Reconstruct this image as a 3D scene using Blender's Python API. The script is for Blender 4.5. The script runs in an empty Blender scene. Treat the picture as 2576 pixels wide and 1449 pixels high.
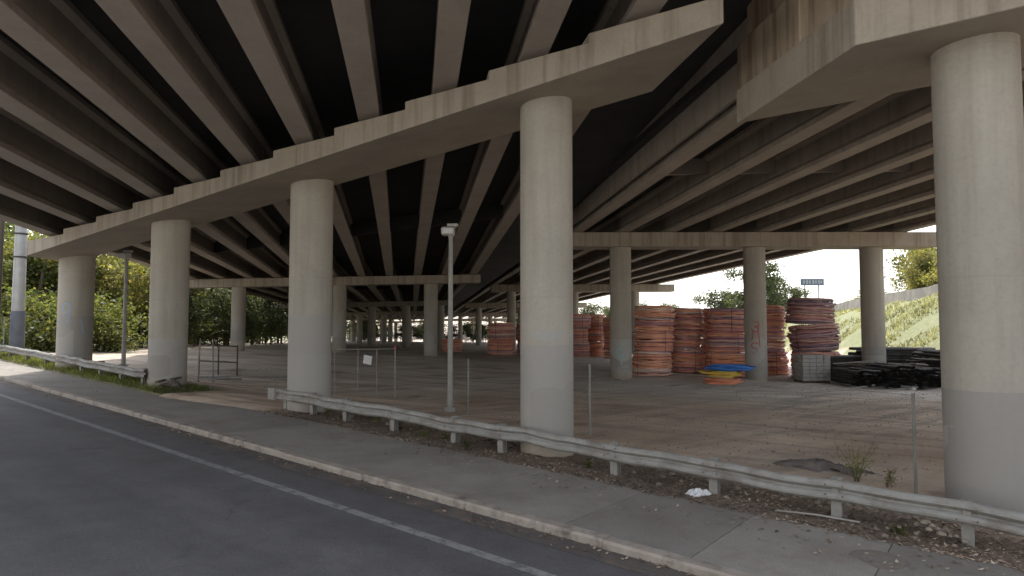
import bpy, math, random
from mathutils import Vector, Matrix, noise as mnoise
random.seed(7)
R=random.Random(11)
scn=bpy.context.scene
col=scn.collection
ZO=2.85
# ------------------------------------------------------------------ helpers
class Geo:
    def __init__(s): s.v=[]; s.f=[]; s.sm=[]
    def add(s,vs,fs,smooth=False):
        o=len(s.v); s.v+= [tuple(p) for p in vs]
        for f in fs: s.f.append(tuple(i+o for i in f)); s.sm.append(smooth)
    def box(s,c,size,rz=0,rx=0,ry=0):
        M=Matrix.Rotation(rz,3,'Z')@Matrix.Rotation(ry,3,'Y')@Matrix.Rotation(rx,3,'X')
        a,b,d=[q/2 for q in size]
        vs=[Vector(c)+M@Vector((x*a,y*b,z*d)) for x,y,z in [(-1,-1,-1),(1,-1,-1),(1,1,-1),(-1,1,-1),(-1,-1,1),(1,-1,1),(1,1,1),(-1,1,1)]]
        s.add(vs,[(0,3,2,1),(4,5,6,7),(0,1,5,4),(1,2,6,5),(2,3,7,6),(3,0,4,7)])
    def cyl(s,p0,p1,r0,r1=None,n=12,cap=True):
        if r1 is None: r1=r0
        p0=Vector(p0);p1=Vector(p1);d=(p1-p0).normalized()
        a=Vector((1,0,0)) if abs(d.x)<.8 else Vector((0,1,0))
        u=d.cross(a).normalized(); w=d.cross(u)
        vs=[];
        for p,r in((p0,r0),(p1,r1)):
            for i in range(n):
                t=2*math.pi*i/n; vs.append(p+u*math.cos(t)*r+w*math.sin(t)*r)
        s.add(vs,[(i,(i+1)%n,n+(i+1)%n,n+i) for i in range(n)],True)
        if cap: s.add(vs,[tuple(range(n))[::-1],tuple(range(n,2*n))])
    def prism(s,poly,vec):
        n=len(poly); vec=Vector(vec)
        vs=[Vector(p) for p in poly]+[Vector(p)+vec for p in poly]
        s.add(vs,[tuple(range(n)),tuple(range(n,2*n))[::-1]]+[(i,n+i,n+(i+1)%n,(i+1)%n) for i in range(n)])
    def loft(s,secs,cap=True,closed=True,smooth=False):
        n=len(secs[0]);vs=[p for c in secs for p in c];fs=[]
        for k in range(len(secs)-1):
            for i in range(n if closed else n-1):
                j=(i+1)%n
                fs.append((k*n+i,k*n+j,(k+1)*n+j,(k+1)*n+i))
        if cap and closed: fs+=[tuple(range(n))[::-1],tuple(range((len(secs)-1)*n,len(secs)*n))]
        s.add(vs,fs,smooth)
    def tube(s,pts,r,n=6,rs=None,closed=False):
        pts=[Vector(p) for p in pts];secs=[]
        N=len(pts)
        for i,p in enumerate(pts):
            a=pts[(i-1)%N] if (closed or i>0) else p
            b=pts[(i+1)%N] if (closed or i<N-1) else p
            d=(b-a).normalized()
            up=Vector((0,0,1)) if abs(d.z)<.9 else Vector((1,0,0))
            u=d.cross(up).normalized();w=d.cross(u)
            rr=rs[i] if rs else r
            secs.append([p+u*math.cos(2*math.pi*k/n)*rr+w*math.sin(2*math.pi*k/n)*rr for k in range(n)])
        if closed: secs.append(secs[0]); s.loft(secs,cap=False,smooth=True)
        else: s.loft(secs,smooth=True)
def mk(name,g,mat,parent=None,origin=None,bevel=0,recalc=True,**tags):
    vs=g.v
    if origin is None:
        xs=[p[0] for p in vs];ys=[p[1] for p in vs];zs=[p[2] for p in vs]
        origin=((min(xs)+max(xs))/2,(min(ys)+max(ys))/2,min(zs))
    o=Vector(origin)
    me=bpy.data.meshes.new(name)
    me.from_pydata([(p[0]-o.x,p[1]-o.y,p[2]-o.z) for p in vs],[],g.f)
    me.polygons.foreach_set('use_smooth',g.sm)
    me.materials.append(mat); me.update()
    if recalc:
        import bmesh
        bm=bmesh.new();bm.from_mesh(me);bmesh.ops.recalc_face_normals(bm,faces=bm.faces);bm.to_mesh(me);bm.free()
    ob=bpy.data.objects.new(name,me);col.objects.link(ob);ob.location=o
    if parent:
        ob.parent=parent; ob.matrix_parent_inverse=Matrix.Translation(-parent.location)
    if bevel:
        m=ob.modifiers.new('bevel','BEVEL');m.width=bevel;m.segments=2;m.limit_method='ANGLE'
    for k,v in tags.items(): ob[k]=v
    return ob
def empty(name,loc,**tags):
    ob=bpy.data.objects.new(name,None);col.objects.link(ob);ob.location=loc;ob.empty_display_size=.3
    for k,v in tags.items(): ob[k]=v
    return ob
def copy_tree(src,loc,rz=0,scale=1,rx=0,ry=0):
    c=src.copy();col.objects.link(c);c.location=loc;c.rotation_euler=(rx,ry,rz);c.scale=(scale,)*3 if not isinstance(scale,tuple) else scale
    for ch in src.children:
        d=ch.copy();col.objects.link(d);d.parent=c
    return c
# ------------------------------------------------------------------ materials
def newmat(name):
    m=bpy.data.materials.new(name);m.use_nodes=True;nt=m.node_tree
    for n in list(nt.nodes): nt.nodes.remove(n)
    out=nt.nodes.new('ShaderNodeOutputMaterial');b=nt.nodes.new('ShaderNodeBsdfPrincipled')
    nt.links.new(b.outputs[0],out.inputs[0]); return m,nt,b,out
def N(nt,t,**k):
    n=nt.nodes.new(t)
    for a,v in k.items():
        if a=='inp':
            for i,x in v.items(): n.inputs[i].default_value=x
        else: setattr(n,a,v)
    return n
def noisetex(nt,vec,scale,detail=4,rough=.6,stretch=None,dist=0):
    if stretch:
        mp=N(nt,'ShaderNodeMapping');mp.inputs['Scale'].default_value=stretch;nt.links.new(vec,mp.inputs[0]);vec=mp.outputs[0]
    n=N(nt,'ShaderNodeTexNoise',inp={'Scale':scale,'Detail':detail,'Roughness':rough,'Distortion':dist});nt.links.new(vec,n.inputs['Vector']);return n.outputs[0]
def ramp(nt,fac,stops):
    r=N(nt,'ShaderNodeValToRGB');e=r.color_ramp.elements
    while len(e)<len(stops): e.new(.5)
    for i,(p,c) in enumerate(stops):
        e[i].position=p;e[i].color=(c[0],c[1],c[2],1) if isinstance(c,(tuple,list)) else (c,c,c,1)
    nt.links.new(fac,r.inputs[0]);return r.outputs[0]
def mix(nt,a,b,fac,mode='MIX'):
    m=N(nt,'ShaderNodeMix',data_type='RGBA',blend_type=mode)
    for s,i in((a,6),(b,7)):
        if isinstance(s,tuple): m.inputs[i].default_value=(*s,1)
        else: nt.links.new(s,m.inputs[i])
    if isinstance(fac,(int,float)): m.inputs[0].default_value=fac
    else: nt.links.new(fac,m.inputs[0])
    return m.outputs[2]
def math_(nt,op,a,b=None,c=None):
    m=N(nt,'ShaderNodeMath',operation=op)
    for i,x in enumerate((a,b,c)):
        if x is None: continue
        if isinstance(x,(int,float)): m.inputs[i].default_value=x
        else: nt.links.new(x,m.inputs[i])
    return m.outputs[0]
def bump(nt,b,h,strength=.3,dist=.02):
    n=N(nt,'ShaderNodeBump',inp={'Strength':strength,'Distance':dist});nt.links.new(h,n.inputs['Height']);nt.links.new(n.outputs[0],b.inputs['Normal'])
def pos(nt): return N(nt,'ShaderNodeNewGeometry').outputs['Position']
def simple(name,c1,c2,scale=3,rough=.8,bs=.3,bd=.01,metal=0,stretch=None,extra=None):
    m,nt,b,o=newmat(name);p=pos(nt)
    n1=noisetex(nt,p,scale,6,.65,stretch)
    c=ramp(nt,n1,[(.3,c1),(.7,c2)])
    if extra:
        ec,es,est,lo,hi=extra
        f=ramp(nt,noisetex(nt,p,es,5,.65,est),[(lo,0.),(hi,1.)])
        c=mix(nt,c,ec,f)
    nt.links.new(c,b.inputs['Base Color']);b.inputs['Roughness'].default_value=rough;b.inputs['Metallic'].default_value=metal
    if bs: bump(nt,b,noisetex(nt,p,scale*12,5,.7),bs,bd)
    return m
def concrete(name,c1,c2,stain,streak=.5,lo=.5,hi=.75,band=False,web_shade=0):
    m,nt,b,o=newmat(name);geo=N(nt,'ShaderNodeNewGeometry');p=geo.outputs['Position']
    c=ramp(nt,noisetex(nt,p,.7,8,.65),[(.3,c1),(.7,c2)])
    nz=N(nt,'ShaderNodeSeparateXYZ');nt.links.new(geo.outputs['True Normal'],nz.inputs[0])
    side0=math_(nt,'LESS_THAN',math_(nt,'ABSOLUTE',nz.outputs[2]),.6)
    side=math_(nt,'ADD',.12,math_(nt,'MULTIPLY',side0,.88))
    c=mix(nt,c,stain,math_(nt,'MULTIPLY',side,math_(nt,'MULTIPLY',ramp(nt,noisetex(nt,p,1.6,5,.6,(2.2,2.2,.12)),[(lo,0.),(hi,1.)]),streak)))
    if web_shade:  # webs painted darker to stand in for shade between the girders
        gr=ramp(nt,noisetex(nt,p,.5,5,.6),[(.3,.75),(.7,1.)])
        c=mix(nt,c,(.12,.095,.08),math_(nt,'MULTIPLY',math_(nt,'MULTIPLY',side0,gr),web_shade))
    fine=noisetex(nt,p,14,6,.7)
    c=mix(nt,c,ramp(nt,fine,[(.25,.75),(.5,1.),(.8,1.1)]),.5,'MULTIPLY')
    if band:
        tc=N(nt,'ShaderNodeTexCoord').outputs['Object'];sx=N(nt,'ShaderNodeSeparateXYZ');nt.links.new(tc,sx.inputs[0])
        z=sx.outputs[2];oi=N(nt,'ShaderNodeObjectInfo').outputs['Random']
        v=N(nt,'ShaderNodeTexVoronoi',distance='CHEBYCHEV',inp={'Scale':.55});nt.links.new(p,v.inputs['Vector'])
        vv=N(nt,'ShaderNodeSeparateColor');nt.links.new(v.outputs['Color'],vv.inputs[0])
        top=math_(nt,'ADD',math_(nt,'MULTIPLY',vv.outputs[0],.9),math_(nt,'ADD',1.7,math_(nt,'MULTIPLY',oi,.8)))
        f=math_(nt,'LESS_THAN',z,top); f2=math_(nt,'GREATER_THAN',z,math_(nt,'MULTIPLY',vv.outputs[1],1.1))
        ff=math_(nt,'MULTIPLY',math_(nt,'MULTIPLY',f,f2),.75)
        c=mix(nt,c,mix(nt,(.26,.247,.23),(.38,.367,.345),vv.outputs[2]),ff)
        r=math_(nt,'LESS_THAN',math_(nt,'FRACT',math_(nt,'ADD',math_(nt,'MULTIPLY',z,.27),oi)),.006)
        c=mix(nt,c,(.26,.235,.21),math_(nt,'MULTIPLY',r,.3))
        g=ramp(nt,math_(nt,'ADD',math_(nt,'MULTIPLY',z,.9),math_(nt,'MULTIPLY',noisetex(nt,p,2.5,4),.7)),[(.45,1.),(1.,0.)])
        c=mix(nt,c,(.23,.16,.105),math_(nt,'MULTIPLY',g,.55))
    nt.links.new(c,b.inputs['Base Color']);b.inputs['Roughness'].default_value=.85
    bump(nt,b,math_(nt,'ADD',fine,math_(nt,'MULTIPLY',noisetex(nt,p,60,3),.5)),.35,.008)
    return m
M_col=concrete('column_concrete',(.32,.292,.243),(.40,.367,.31),(.23,.2,.16),.5,.45,.75,band=True)
M_cap=concrete('cap_concrete',(.275,.235,.185),(.36,.315,.25),(.15,.115,.083),.65,.47,.66)
M_gir=concrete('girder_concrete',(.28,.24,.2),(.36,.312,.262),(.15,.125,.1),.55,.48,.72,web_shade=.62)
M_gire=concrete('exterior_girder_concrete',(.30,.26,.215),(.39,.34,.285),(.17,.14,.11),.6,.48,.72)
M_stain=concrete('stained_concrete',(.29,.225,.155),(.39,.32,.235),(.15,.1,.06),.75,.42,.6)
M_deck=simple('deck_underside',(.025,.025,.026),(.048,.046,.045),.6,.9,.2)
M_steel=simple('galvanised_steel',(.24,.235,.215),(.36,.352,.325),2.5,.75,.2,.003,.1,(1,1,4),((.15,.12,.095),2.2,None,.46,.76))
M_post=simple('weathered_post',(.2,.19,.17),(.31,.3,.27),5,.8,.4,.01)
M_pole=simple('lamp_pole_metal',(.26,.25,.225),(.35,.34,.315),3,.55,.1)
M_fix=simple('fixture_housing',(.38,.37,.34),(.48,.47,.44),4,.5,.05)
M_lens=simple('lamp_lens',(.5,.51,.48),(.6,.6,.56),3,.25,0)
M_dark=simple('black_plastic',(.02,.02,.021),(.075,.068,.064),2.5,.75,.2)
M_white=simple('white_plastic',(.55,.55,.55),(.7,.7,.7),4,.6,.1)
M_white2=simple('road_paint',(.2,.2,.2),(.32,.32,.315),5,.85,.3,.004,extra=((.12,.118,.12),5,None,.45,.65))
M_kerb=simple('kerb_concrete',(.26,.222,.185),(.38,.335,.29),2.2,.9,.5,.01,extra=((.13,.108,.093),3,None,.5,.72))
M_rust=simple('rusty_metal',(.12,.07,.04),(.2,.13,.08),5,.8,.4)
M_wood=simple('dark_timber',(.05,.04,.03),(.1,.08,.06),4,.9,.4,.01,0,(1,1,.1))
M_bark=simple('bark',(.07,.055,.04),(.16,.13,.1),3,.95,.6,.03,0,(1,1,.2))
M_stone=simple('rubble_stone',(.11,.09,.075),(.33,.28,.22),3,.9,.5,.02)
M_block=simple('grey_block',(.24,.235,.22),(.36,.35,.33),5,.9,.4)
M_wall=simple('weathered_wall_concrete',(.17,.16,.14),(.27,.25,.22),1,.9,.4,.01,0,None,((.1,.09,.075),1.5,(1,1,.2),.5,.75))
M_red=simple('red_paint',(.36,.05,.06),(.42,.1,.1),3,.7,0)
M_teal=simple('teal_paint',(.2,.45,.47),(.3,.5,.5),6,.7,0)
M_bluep=simple('faded_blue_paint',(.25,.36,.55),(.32,.42,.58),6,.7,0)
M_blue=simple('blue_hose',(.02,.12,.42),(.06,.22,.6),3,.5,.1)
M_yel=simple('yellow_hose',(.55,.36,.05),(.75,.52,.1),3,.5,.1)
M_org=simple('orange_hose',(.6,.2,.1),(.75,.3,.16),3,.5,.1)
M_sign=simple('billboard_face',(.1,.13,.2),(.14,.17,.25),1,.6,0)
def asphalt():
    m,nt,b,o=newmat('asphalt');p=pos(nt)
    c=ramp(nt,noisetex(nt,p,.35,6,.6),[(.3,(.092,.087,.09)),(.7,(.124,.118,.121))])
    mp=N(nt,'ShaderNodeMapping');mp.inputs['Rotation'].default_value=(0,0,math.radians(37.4));nt.links.new(p,mp.inputs[0])
    tr=noisetex(nt,mp.outputs[0],1,4,.5,(.03,.75,.1))
    c=mix(nt,c,ramp(nt,tr,[(.35,.78),(.65,1.2)]),.8,'MULTIPLY')
    c=mix(nt,c,ramp(nt,noisetex(nt,p,1.7,6,.7),[(.35,.82),(.65,1.14)]),.7,'MULTIPLY')
    sp=noisetex(nt,p,55,3,.8)
    c=mix(nt,c,ramp(nt,sp,[(.3,.45),(.55,1.),(.75,1.9)]),.65,'MULTIPLY')
    dn=N(nt,'ShaderNodeVectorMath',operation='ADD');nn=N(nt,'ShaderNodeTexNoise',inp={'Scale':.9,'Detail':5});nt.links.new(p,nn.inputs['Vector'])
    nt.links.new(p,dn.inputs[0]);nt.links.new(nn.outputs['Color'],dn.inputs[1])
    v=N(nt,'ShaderNodeTexVoronoi',feature='DISTANCE_TO_EDGE',inp={'Scale':.22});nt.links.new(dn.outputs[0],v.inputs['Vector'])
    cr=ramp(nt,v.outputs['Distance'],[(0.,1.),(.005,0.)])
    msk=ramp(nt,noisetex(nt,p,.25,3),[(.45,0.),(.6,1.)])
    c=mix(nt,c,(.05,.048,.05),math_(nt,'MULTIPLY',math_(nt,'MULTIPLY',cr,msk),.5))
    # oil spots
    c=mix(nt,c,(.045,.043,.045),math_(nt,'MULTIPLY',ramp(nt,noisetex(nt,p,1.1,4,.5),[(.66,0.),(.76,1.)]),.5))
    nt.links.new(c,b.inputs['Base Color']);b.inputs['Roughness'].default_value=.85
    bump(nt,b,sp,.5,.006);return m
M_asph=asphalt()
def slabmat():
    m,nt,b,o=newmat('sidewalk_concrete');p=pos(nt)
    r=N(nt,'ShaderNodeNewGeometry').outputs['Random Per Island']
    c=ramp(nt,noisetex(nt,p,.8,7,.65),[(.3,(.215,.198,.175)),(.7,(.3,.278,.248))])
    c=mix(nt,c,ramp(nt,r,[(0.,.86),(1.,1.1)]),1.,'MULTIPLY')
    c=mix(nt,c,(.19,.135,.095),ramp(nt,noisetex(nt,p,.9,7,.7),[(.53,0.),(.75,.8)]))
    f=noisetex(nt,p,40,5,.75)
    c=mix(nt,c,ramp(nt,f,[(.3,.6),(.5,1.),(.75,1.3)]),.6,'MULTIPLY')
    nt.links.new(c,b.inputs['Base Color']);b.inputs['Roughness'].default_value=.9;bump(nt,b,f,.4,.005);return m
M_slab=slabmat()
def groundmat():
    m,nt,b,o=newmat('ground_dirt');p=pos(nt)
    at=N(nt,'ShaderNodeAttribute',attribute_name='zone').outputs['Color']
    sc=N(nt,'ShaderNodeSeparateColor');nt.links.new(at,sc.inputs[0])
    dirt=ramp(nt,noisetex(nt,p,.22,8,.62,dist=.4),[(.3,(.40,.28,.195)),(.5,(.55,.425,.32)),(.7,(.64,.53,.42))])
    grey=ramp(nt,noisetex(nt,p,.5,6,.6),[(.3,(.55,.485,.42)),(.7,(.68,.62,.56))])
    c=mix(nt,dirt,grey,sc.outputs[2])
    # paired tyre tracks running across the lot, two directions
    for rot,sy,ms in((20,1.3,.12),(-38,1.0,.1)):
        mp=N(nt,'ShaderNodeMapping');mp.inputs['Rotation'].default_value=(0,0,math.radians(rot));nt.links.new(p,mp.inputs[0])
        tr=noisetex(nt,mp.outputs[0],1,5,.6,(.1,sy,.1),.9)
        c=mix(nt,c,ramp(nt,tr,[(.36,.62),(.5,1.),(.62,1.22)]),math_(nt,'MULTIPLY',ramp(nt,noisetex(nt,p,ms,4),[(.3,0.),(.55,1.)]),.8),'MULTIPLY')
    f=noisetex(nt,p,7,8,.72)
    c=mix(nt,c,ramp(nt,f,[(.3,.75),(.5,1.),(.7,1.15)]),.6,'MULTIPLY')
    c=mix(nt,c,(.22,.14,.1),math_(nt,'MULTIPLY',ramp(nt,noisetex(nt,p,.4,6,.65),[(.57,0.),(.68,1.)]),.7))
    grass=ramp(nt,noisetex(nt,p,3,8,.8),[(.35,(.14,.155,.07)),(.65,(.28,.29,.16))])
    litter=ramp(nt,noisetex(nt,p,16,8,.8),[(.35,(.075,.055,.042)),(.52,(.19,.14,.105)),(.7,(.36,.29,.23))])
    c=mix(nt,c,litter,sc.outputs[1])
    c=mix(nt,c,grass,sc.outputs[0])
    nt.links.new(c,b.inputs['Base Color']);b.inputs['Roughness'].default_value=.95
    bump(nt,b,math_(nt,'ADD',f,noisetex(nt,p,2.2,6,.6)),.5,.035);return m
M_ground=groundmat()
def leafmat(name,a,b_,c_,tr=.35):
    m,nt,b,o=newmat(name);g=N(nt,'ShaderNodeNewGeometry')
    c=ramp(nt,g.outputs['Random Per Island'],[(0.,a),(.5,b_),(1.,c_)])
    c=mix(nt,c,ramp(nt,noisetex(nt,g.outputs['Position'],.55,3),[(.35,.45),(.65,1.45)]),.95,'MULTIPLY')
    nt.links.new(c,b.inputs['Base Color']);b.inputs['Roughness'].default_value=.6
    t=N(nt,'ShaderNodeBsdfTranslucent');nt.links.new(mix(nt,c,(1.8,1.65,.9),1.,'MULTIPLY'),t.inputs[0])
    ms=N(nt,'ShaderNodeMixShader');ms.inputs[0].default_value=tr
    nt.links.new(b.outputs[0],ms.inputs[1]);nt.links.new(t.outputs[0],ms.inputs[2]);nt.links.new(ms.outputs[0],o.inputs[0]);return m
M_leaf=leafmat('leaves_green',(.065,.095,.03),(.11,.135,.042),(.19,.195,.07),.5)
M_leafd=leafmat('leaves_dark',(.04,.055,.024),(.06,.08,.03),(.1,.11,.05),.35)
M_leafy=leafmat('leaves_light',(.12,.14,.045),(.18,.185,.065),(.27,.24,.1),.5)
M_bank=leafmat('bank_grass',(.2,.215,.12),(.3,.315,.2),(.46,.45,.33),.35)
M_dryleaf=leafmat('dry_litter',(.1,.07,.05),(.22,.16,.12),(.46,.38,.3),.1)
RS=.118
def coilmat(name,dark):
    m,nt,b,o=newmat(name)
    tc=N(nt,'ShaderNodeTexCoord').outputs['Object'];sx=N(nt,'ShaderNodeSeparateXYZ');nt.links.new(tc,sx.inputs[0])
    oi=N(nt,'ShaderNodeObjectInfo').outputs['Random']
    k=math_(nt,'FLOOR',math_(nt,'MULTIPLY',sx.outputs[2],1/RS))
    wn=N(nt,'ShaderNodeTexWhiteNoise',noise_dimensions='2D')
    cb=N(nt,'ShaderNodeCombineXYZ');nt.links.new(k,cb.inputs[0]);nt.links.new(math_(nt,'MULTIPLY',oi,50),cb.inputs[1]);nt.links.new(cb.outputs[0],wn.inputs['Vector'])
    if dark: st=[(0.,(.34,.2,.24)),(.35,(.48,.22,.2)),(.6,(.2,.15,.2)),(.85,(.6,.33,.26)),(1.,(.4,.27,.31))]
    else: st=[(0.,(.8,.34,.2)),(.25,(.84,.44,.28)),(.45,(.68,.26,.21)),(.6,(.4,.22,.28)),(.72,(.84,.38,.23)),(.88,(.82,.66,.58)),(1.,(.32,.19,.25))]
    c=ramp(nt,wn.outputs['Value'],st)
    c=mix(nt,c,ramp(nt,noisetex(nt,pos(nt),1.5,5,.7),[(.3,.7),(.6,1.12)]),.8,'MULTIPLY')
    c=mix(nt,c,(.5,.41,.36),ramp(nt,noisetex(nt,pos(nt),2.5,6,.7),[(.48,0.),(.85,.7)]))
    nt.links.new(c,b.inputs['Base Color']);b.inputs['Roughness'].default_value=.6
    bump(nt,b,noisetex(nt,pos(nt),25,3),.2,.01);return m
M_coil=coilmat('conduit_orange',False);M_coild=coilmat('conduit_purple',True)
# ------------------------------------------------------------------ terrain functions
def W(s,t): return (-.795*s+.607*t,.607*s+.795*t)
def ST(x,y): return (-.795*x+.607*y,.607*x+.795*y)
def plane(x,y): return -2.85-.0451*x-.0096*y
def sstep(a,b,x):
    q=min(1,max(0,(x-a)/(b-a)));return q*q*(3-2*q)
def backedge(s): return 10.3-.8*sstep(16.5,21,s)
def foot(y): return 21+.2*(y-36)
def Gz(x,y):
    s,t=ST(x,y);be=backedge(s)
    if t<be-.25: 
        z=plane(x,y)-.06
        if t<-9: z=plane(*W(s,-9))-.06
        return z
    near=plane(x,y)+.07
    if t<be: return plane(x,y)-.06+.13*(t-be+.25)/.25
    bm=.12*sstep(18,22,s)
    lot=-3.07-.02*x+.45*sstep(18,40,s)
    if y>47: lot-=.03*(y-47) if y<200 else .03*153
    lot=max(lot,-6.5)+.05*mnoise.noise(Vector((x*.4,y*.4,0)))+.1*mnoise.noise(Vector((x*.1,y*.1,3)))
    w=sstep(be+1.2,be+7,t)
    z=(near+bm+.03*mnoise.noise(Vector((x*1.3,y*1.3,0))))*(1-w)+lot*w
    f=foot(y);e=sstep(0,10.5,x-f)*sstep(24,34,y)*5.7
    z+=e+(.25*mnoise.noise(Vector((x*.35,y*.35,7)))*min(1,e))
    z+=.9*sstep(0,12,-x-22-.155*y)*sstep(28,45,y)
    return z
def axis(bands):
    out=[]
    for a,b,st in bands:
        n=max(1,int(round((b-a)/st)))
        out+=[a+(b-a)*i/n for i in range(n)]
    out.append(bands[-1][1]);return out
xs=axis([(-1500,-200,260),(-200,-60,14),(-60,-26,2),(-26,26,.36),(26,60,1.2),(60,200,14),(200,1500,260)])
ys=axis([(-600,-40,80),(-40,4,4),(4,34,.36),(34,100,1.2),(100,300,12),(300,2500,300)])
g=Geo();nx=len(xs)
vs=[(x,y,Gz(x,y)) for y in ys for x in xs]
g.add(vs,[(j*nx+i,j*nx+i+1,(j+1)*nx+i+1,(j+1)*nx+i) for j in range(len(ys)-1) for i in range(nx-1)],True)
ground=mk('ground',g,M_ground,origin=(0,0,-3),recalc=False,kind='structure',label='brown dirt lot with grass bank beneath the bridges')
ca=ground.data.color_attributes.new('zone','FLOAT_COLOR','POINT')
for i,(x,y,z) in enumerate(vs):
    s,t=ST(x,y);be=backedge(s)
    gr=0
    if s>21.5 and be<=t<be+2.3: gr=1
    gr=max(gr,sstep(2.2,3.6,x-foot(y)+1.2*mnoise.noise(Vector((x*.4,y*.4,2))))*sstep(26,32,y))
    gr=max(gr,sstep(0,4,-x-21-.155*y)*sstep(26,32,y))
    li=(1-sstep(be+1.4,be+3.2,t+1.2*mnoise.noise(Vector((x*.6,y*.6,1)))))*(1-sstep(16.2,17.2,s)*(1-sstep(22,23,s)))
    if t<be-.4: li=0
    gy=sstep(22,31,y+3*mnoise.noise(Vector((x*.15,y*.15,1))))*(.55+.45*sstep(0,8,x))*(1-gr)
    if t<-9: gy=1
    ca.data[i].color=(gr,li,gy,1)
def strip(name,t0,t1,s0,s1,dz,mat,step=2.,**tg):
    g=Geo();n=int((s1-s0)/step)
    secs=[]
    for i in range(n+1):
        s=s0+(s1-s0)*i/n;row=[]
        for t in (t0,t1):
            x,y=W(s,t);row.append((x,y,plane(x,y)+dz))
        secs.append(row)
    g.loft(secs,closed=False,cap=False);return mk(name,g,mat,recalc=False,**tg)
road=strip('road',7.45,-9,-45,120,0,M_asph,kind='structure',label='worn dark asphalt road under the bridge')
strip('painted_line',6.1,6.27,-45,120,.004,M_white2,kind='structure',label='faded white painted edge line')
strip('gutter',7.44,7.02,-45,120,.004,simple('gutter_dark',(.07,.06,.056),(.13,.112,.1),1.5,.9,.4,.008,extra=((.19,.14,.11),2,None,.52,.75)),kind='structure',label='dirty gutter strip beside the kerb')
g=Geo();s=-45
while s<100:
    L=2.4 if s>-20 and s<50 else 6
    secs=[]
    j=R.uniform(-.006,.006)
    for ss in (s+.004,s+L-.004):
        x0,y0=W(ss,7.45+j);x0b,y0b=W(ss,7.475+j);x1,y1=W(ss,7.66)
        p0=plane(x0,y0)
        secs.append([(x0,y0,p0-.1),(x0,y0,p0+.085+j),(x0b,y0b,p0+.118+j),(x1,y1,plane(x1,y1)+.12+j),(x1,y1,p0-.1)])
    g.loft(secs);s+=L
mk('kerb',g,M_kerb,kind='structure',label='stained concrete kerb along the road')
g=Geo();s=-45;i=0
while s<100:
    L=1.85 if s<60 else 6
    j=R.uniform(-.003,.003)
    e0,e1=s+.006,s+L-.006
    q=[W(e0,7.67),W(e1,7.67),W(e1,backedge(e1)),W(e0,backedge(e0))]
    top=[(x,y,plane(x,y)+.105+j) for x,y in q];bot=[(x,y,plane(x,y)-.1) for x,y in q]
    g.add(top+bot,[(0,1,2,3)[::-1],(0,4,5,1),(1,5,6,2),(2,6,7,3),(3,7,4,0)]);s+=L
mk('sidewalk',g,M_slab,kind='structure',label='grey concrete slab sidewalk with joints')
M_bounce=simple('pale_bounce_slope',(.6,.56,.5),(.72,.68,.6),.5,.9,.3)  # unseen pale slope added behind the camera to bounce sunlight under the decks
g=Geo();secs=[]
for i in range(34):
    s=-45+5*i;row=[]
    for t,h in((-9,.05),(-13,.1),(-26,7.5),(-32,7.6)):
        x,y=W(s,t);x9,y9=W(s,-9);row.append((x,y,plane(x9,y9)+h))
    secs.append(row)
g.loft(secs,closed=False,cap=False);mk('bounce_slope',g,M_bounce,recalc=False,kind='structure',label='added pale slope across the street bouncing light under the bridges')
# ------------------------------------------------------------------ bridges
def girder(par,P0,P1,dep=1.15,mat=None,wd=.28,label=None):
    P0=Vector(P0);P1=Vector(P1);d=(P1-P0);lat=Vector((d.y,-d.x,0)).normalized()
    sec=[(-wd,0),(wd,0),(wd,.15),(.1,.32),(.1,dep-.24),(.24,dep-.14),(.24,dep),(-.24,dep),(-.24,dep-.14),(-.1,dep-.24),(-.1,.32),(-wd,.15)]
    g=Geo();g.loft([[P+lat*a+Vector((0,0,z)) for a,z in sec] for P in (P0,P1)])
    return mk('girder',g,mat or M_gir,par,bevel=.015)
def deck(par,A,B,th=.24):
    g=Geo();n=len(A)
    for i in range(n-1):
        q=[A[i],A[i+1],B[i+1],B[i]];up=Vector((0,0,th))
        q=[Vector(p) for p in q]
        g.add(q,[(0,1,2,3)]);g.add([p+up for p in q],[(3,2,1,0)])
    for a,b in((A[0],B[0]),(A[-1],B[-1])):
        a=Vector(a);b=Vector(b);up=Vector((0,0,th));g.add([a,b,b+up,a+up],[(0,1,2,3)])
    for L in (A,B):
        for i in range(n-1):
            a=Vector(L[i]);b=Vector(L[i+1]);up=Vector((0,0,th));g.add([a,b,b+up,a+up],[(0,1,2,3)])
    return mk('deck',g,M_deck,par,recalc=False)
def parapet(par,a,b,h=.85,w=.3,mat=None):
    a=Vector(a);b=Vector(b);g=Geo();d=b-a;lat=Vector((d.y,-d.x,0)).normalized()*w/2
    g.loft([[p-lat,p+lat,p+lat*.5+Vector((0,0,h)),p-lat*.5+Vector((0,0,h))] for p in (a,b)]);return mk('parapet',g,mat or M_gire,par)
def column(par,x,y,r,ztop,label=None):
    zb=Gz(x,y)-.3;g=Geo();g.cyl((x,y,zb),(x,y,ztop+.1),r,r,48)
    c=mk('column',g,M_col,par)
    if label:c['label']=label
    return c
def capbeam(par,xa,xb,cx,zbot,ztops,gd,half,slope_frac=.5,mat=None):
    def P(x,z): return (x+gd[0]*-half,cx(x)-half,z)
    poly=[P(xa,zbot(xa)),P(xb,zbot(xb))]
    for (l,r,zl,zr) in ztops[::-1]:
        poly+=[P(r,zr),P(l,zl)]
    g=Geo();g.prism(poly,(gd[0]*2*half,2*half,0))
    return mk('pier_cap',g,mat or M_cap,par,bevel=.02)
LB=empty('highway_bridge',(-8,20,-3),label='wide concrete girder bridge on round columns with stepped pier cap',category='bridge')
RB=empty('highway_bridge.001',(12,20,-3),label='concrete girder bridge with stained cap beam beside the first bridge',category='bridge')
gl=(-.155,1);
lc=lambda x:14.48-.615*(x-.79)
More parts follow.
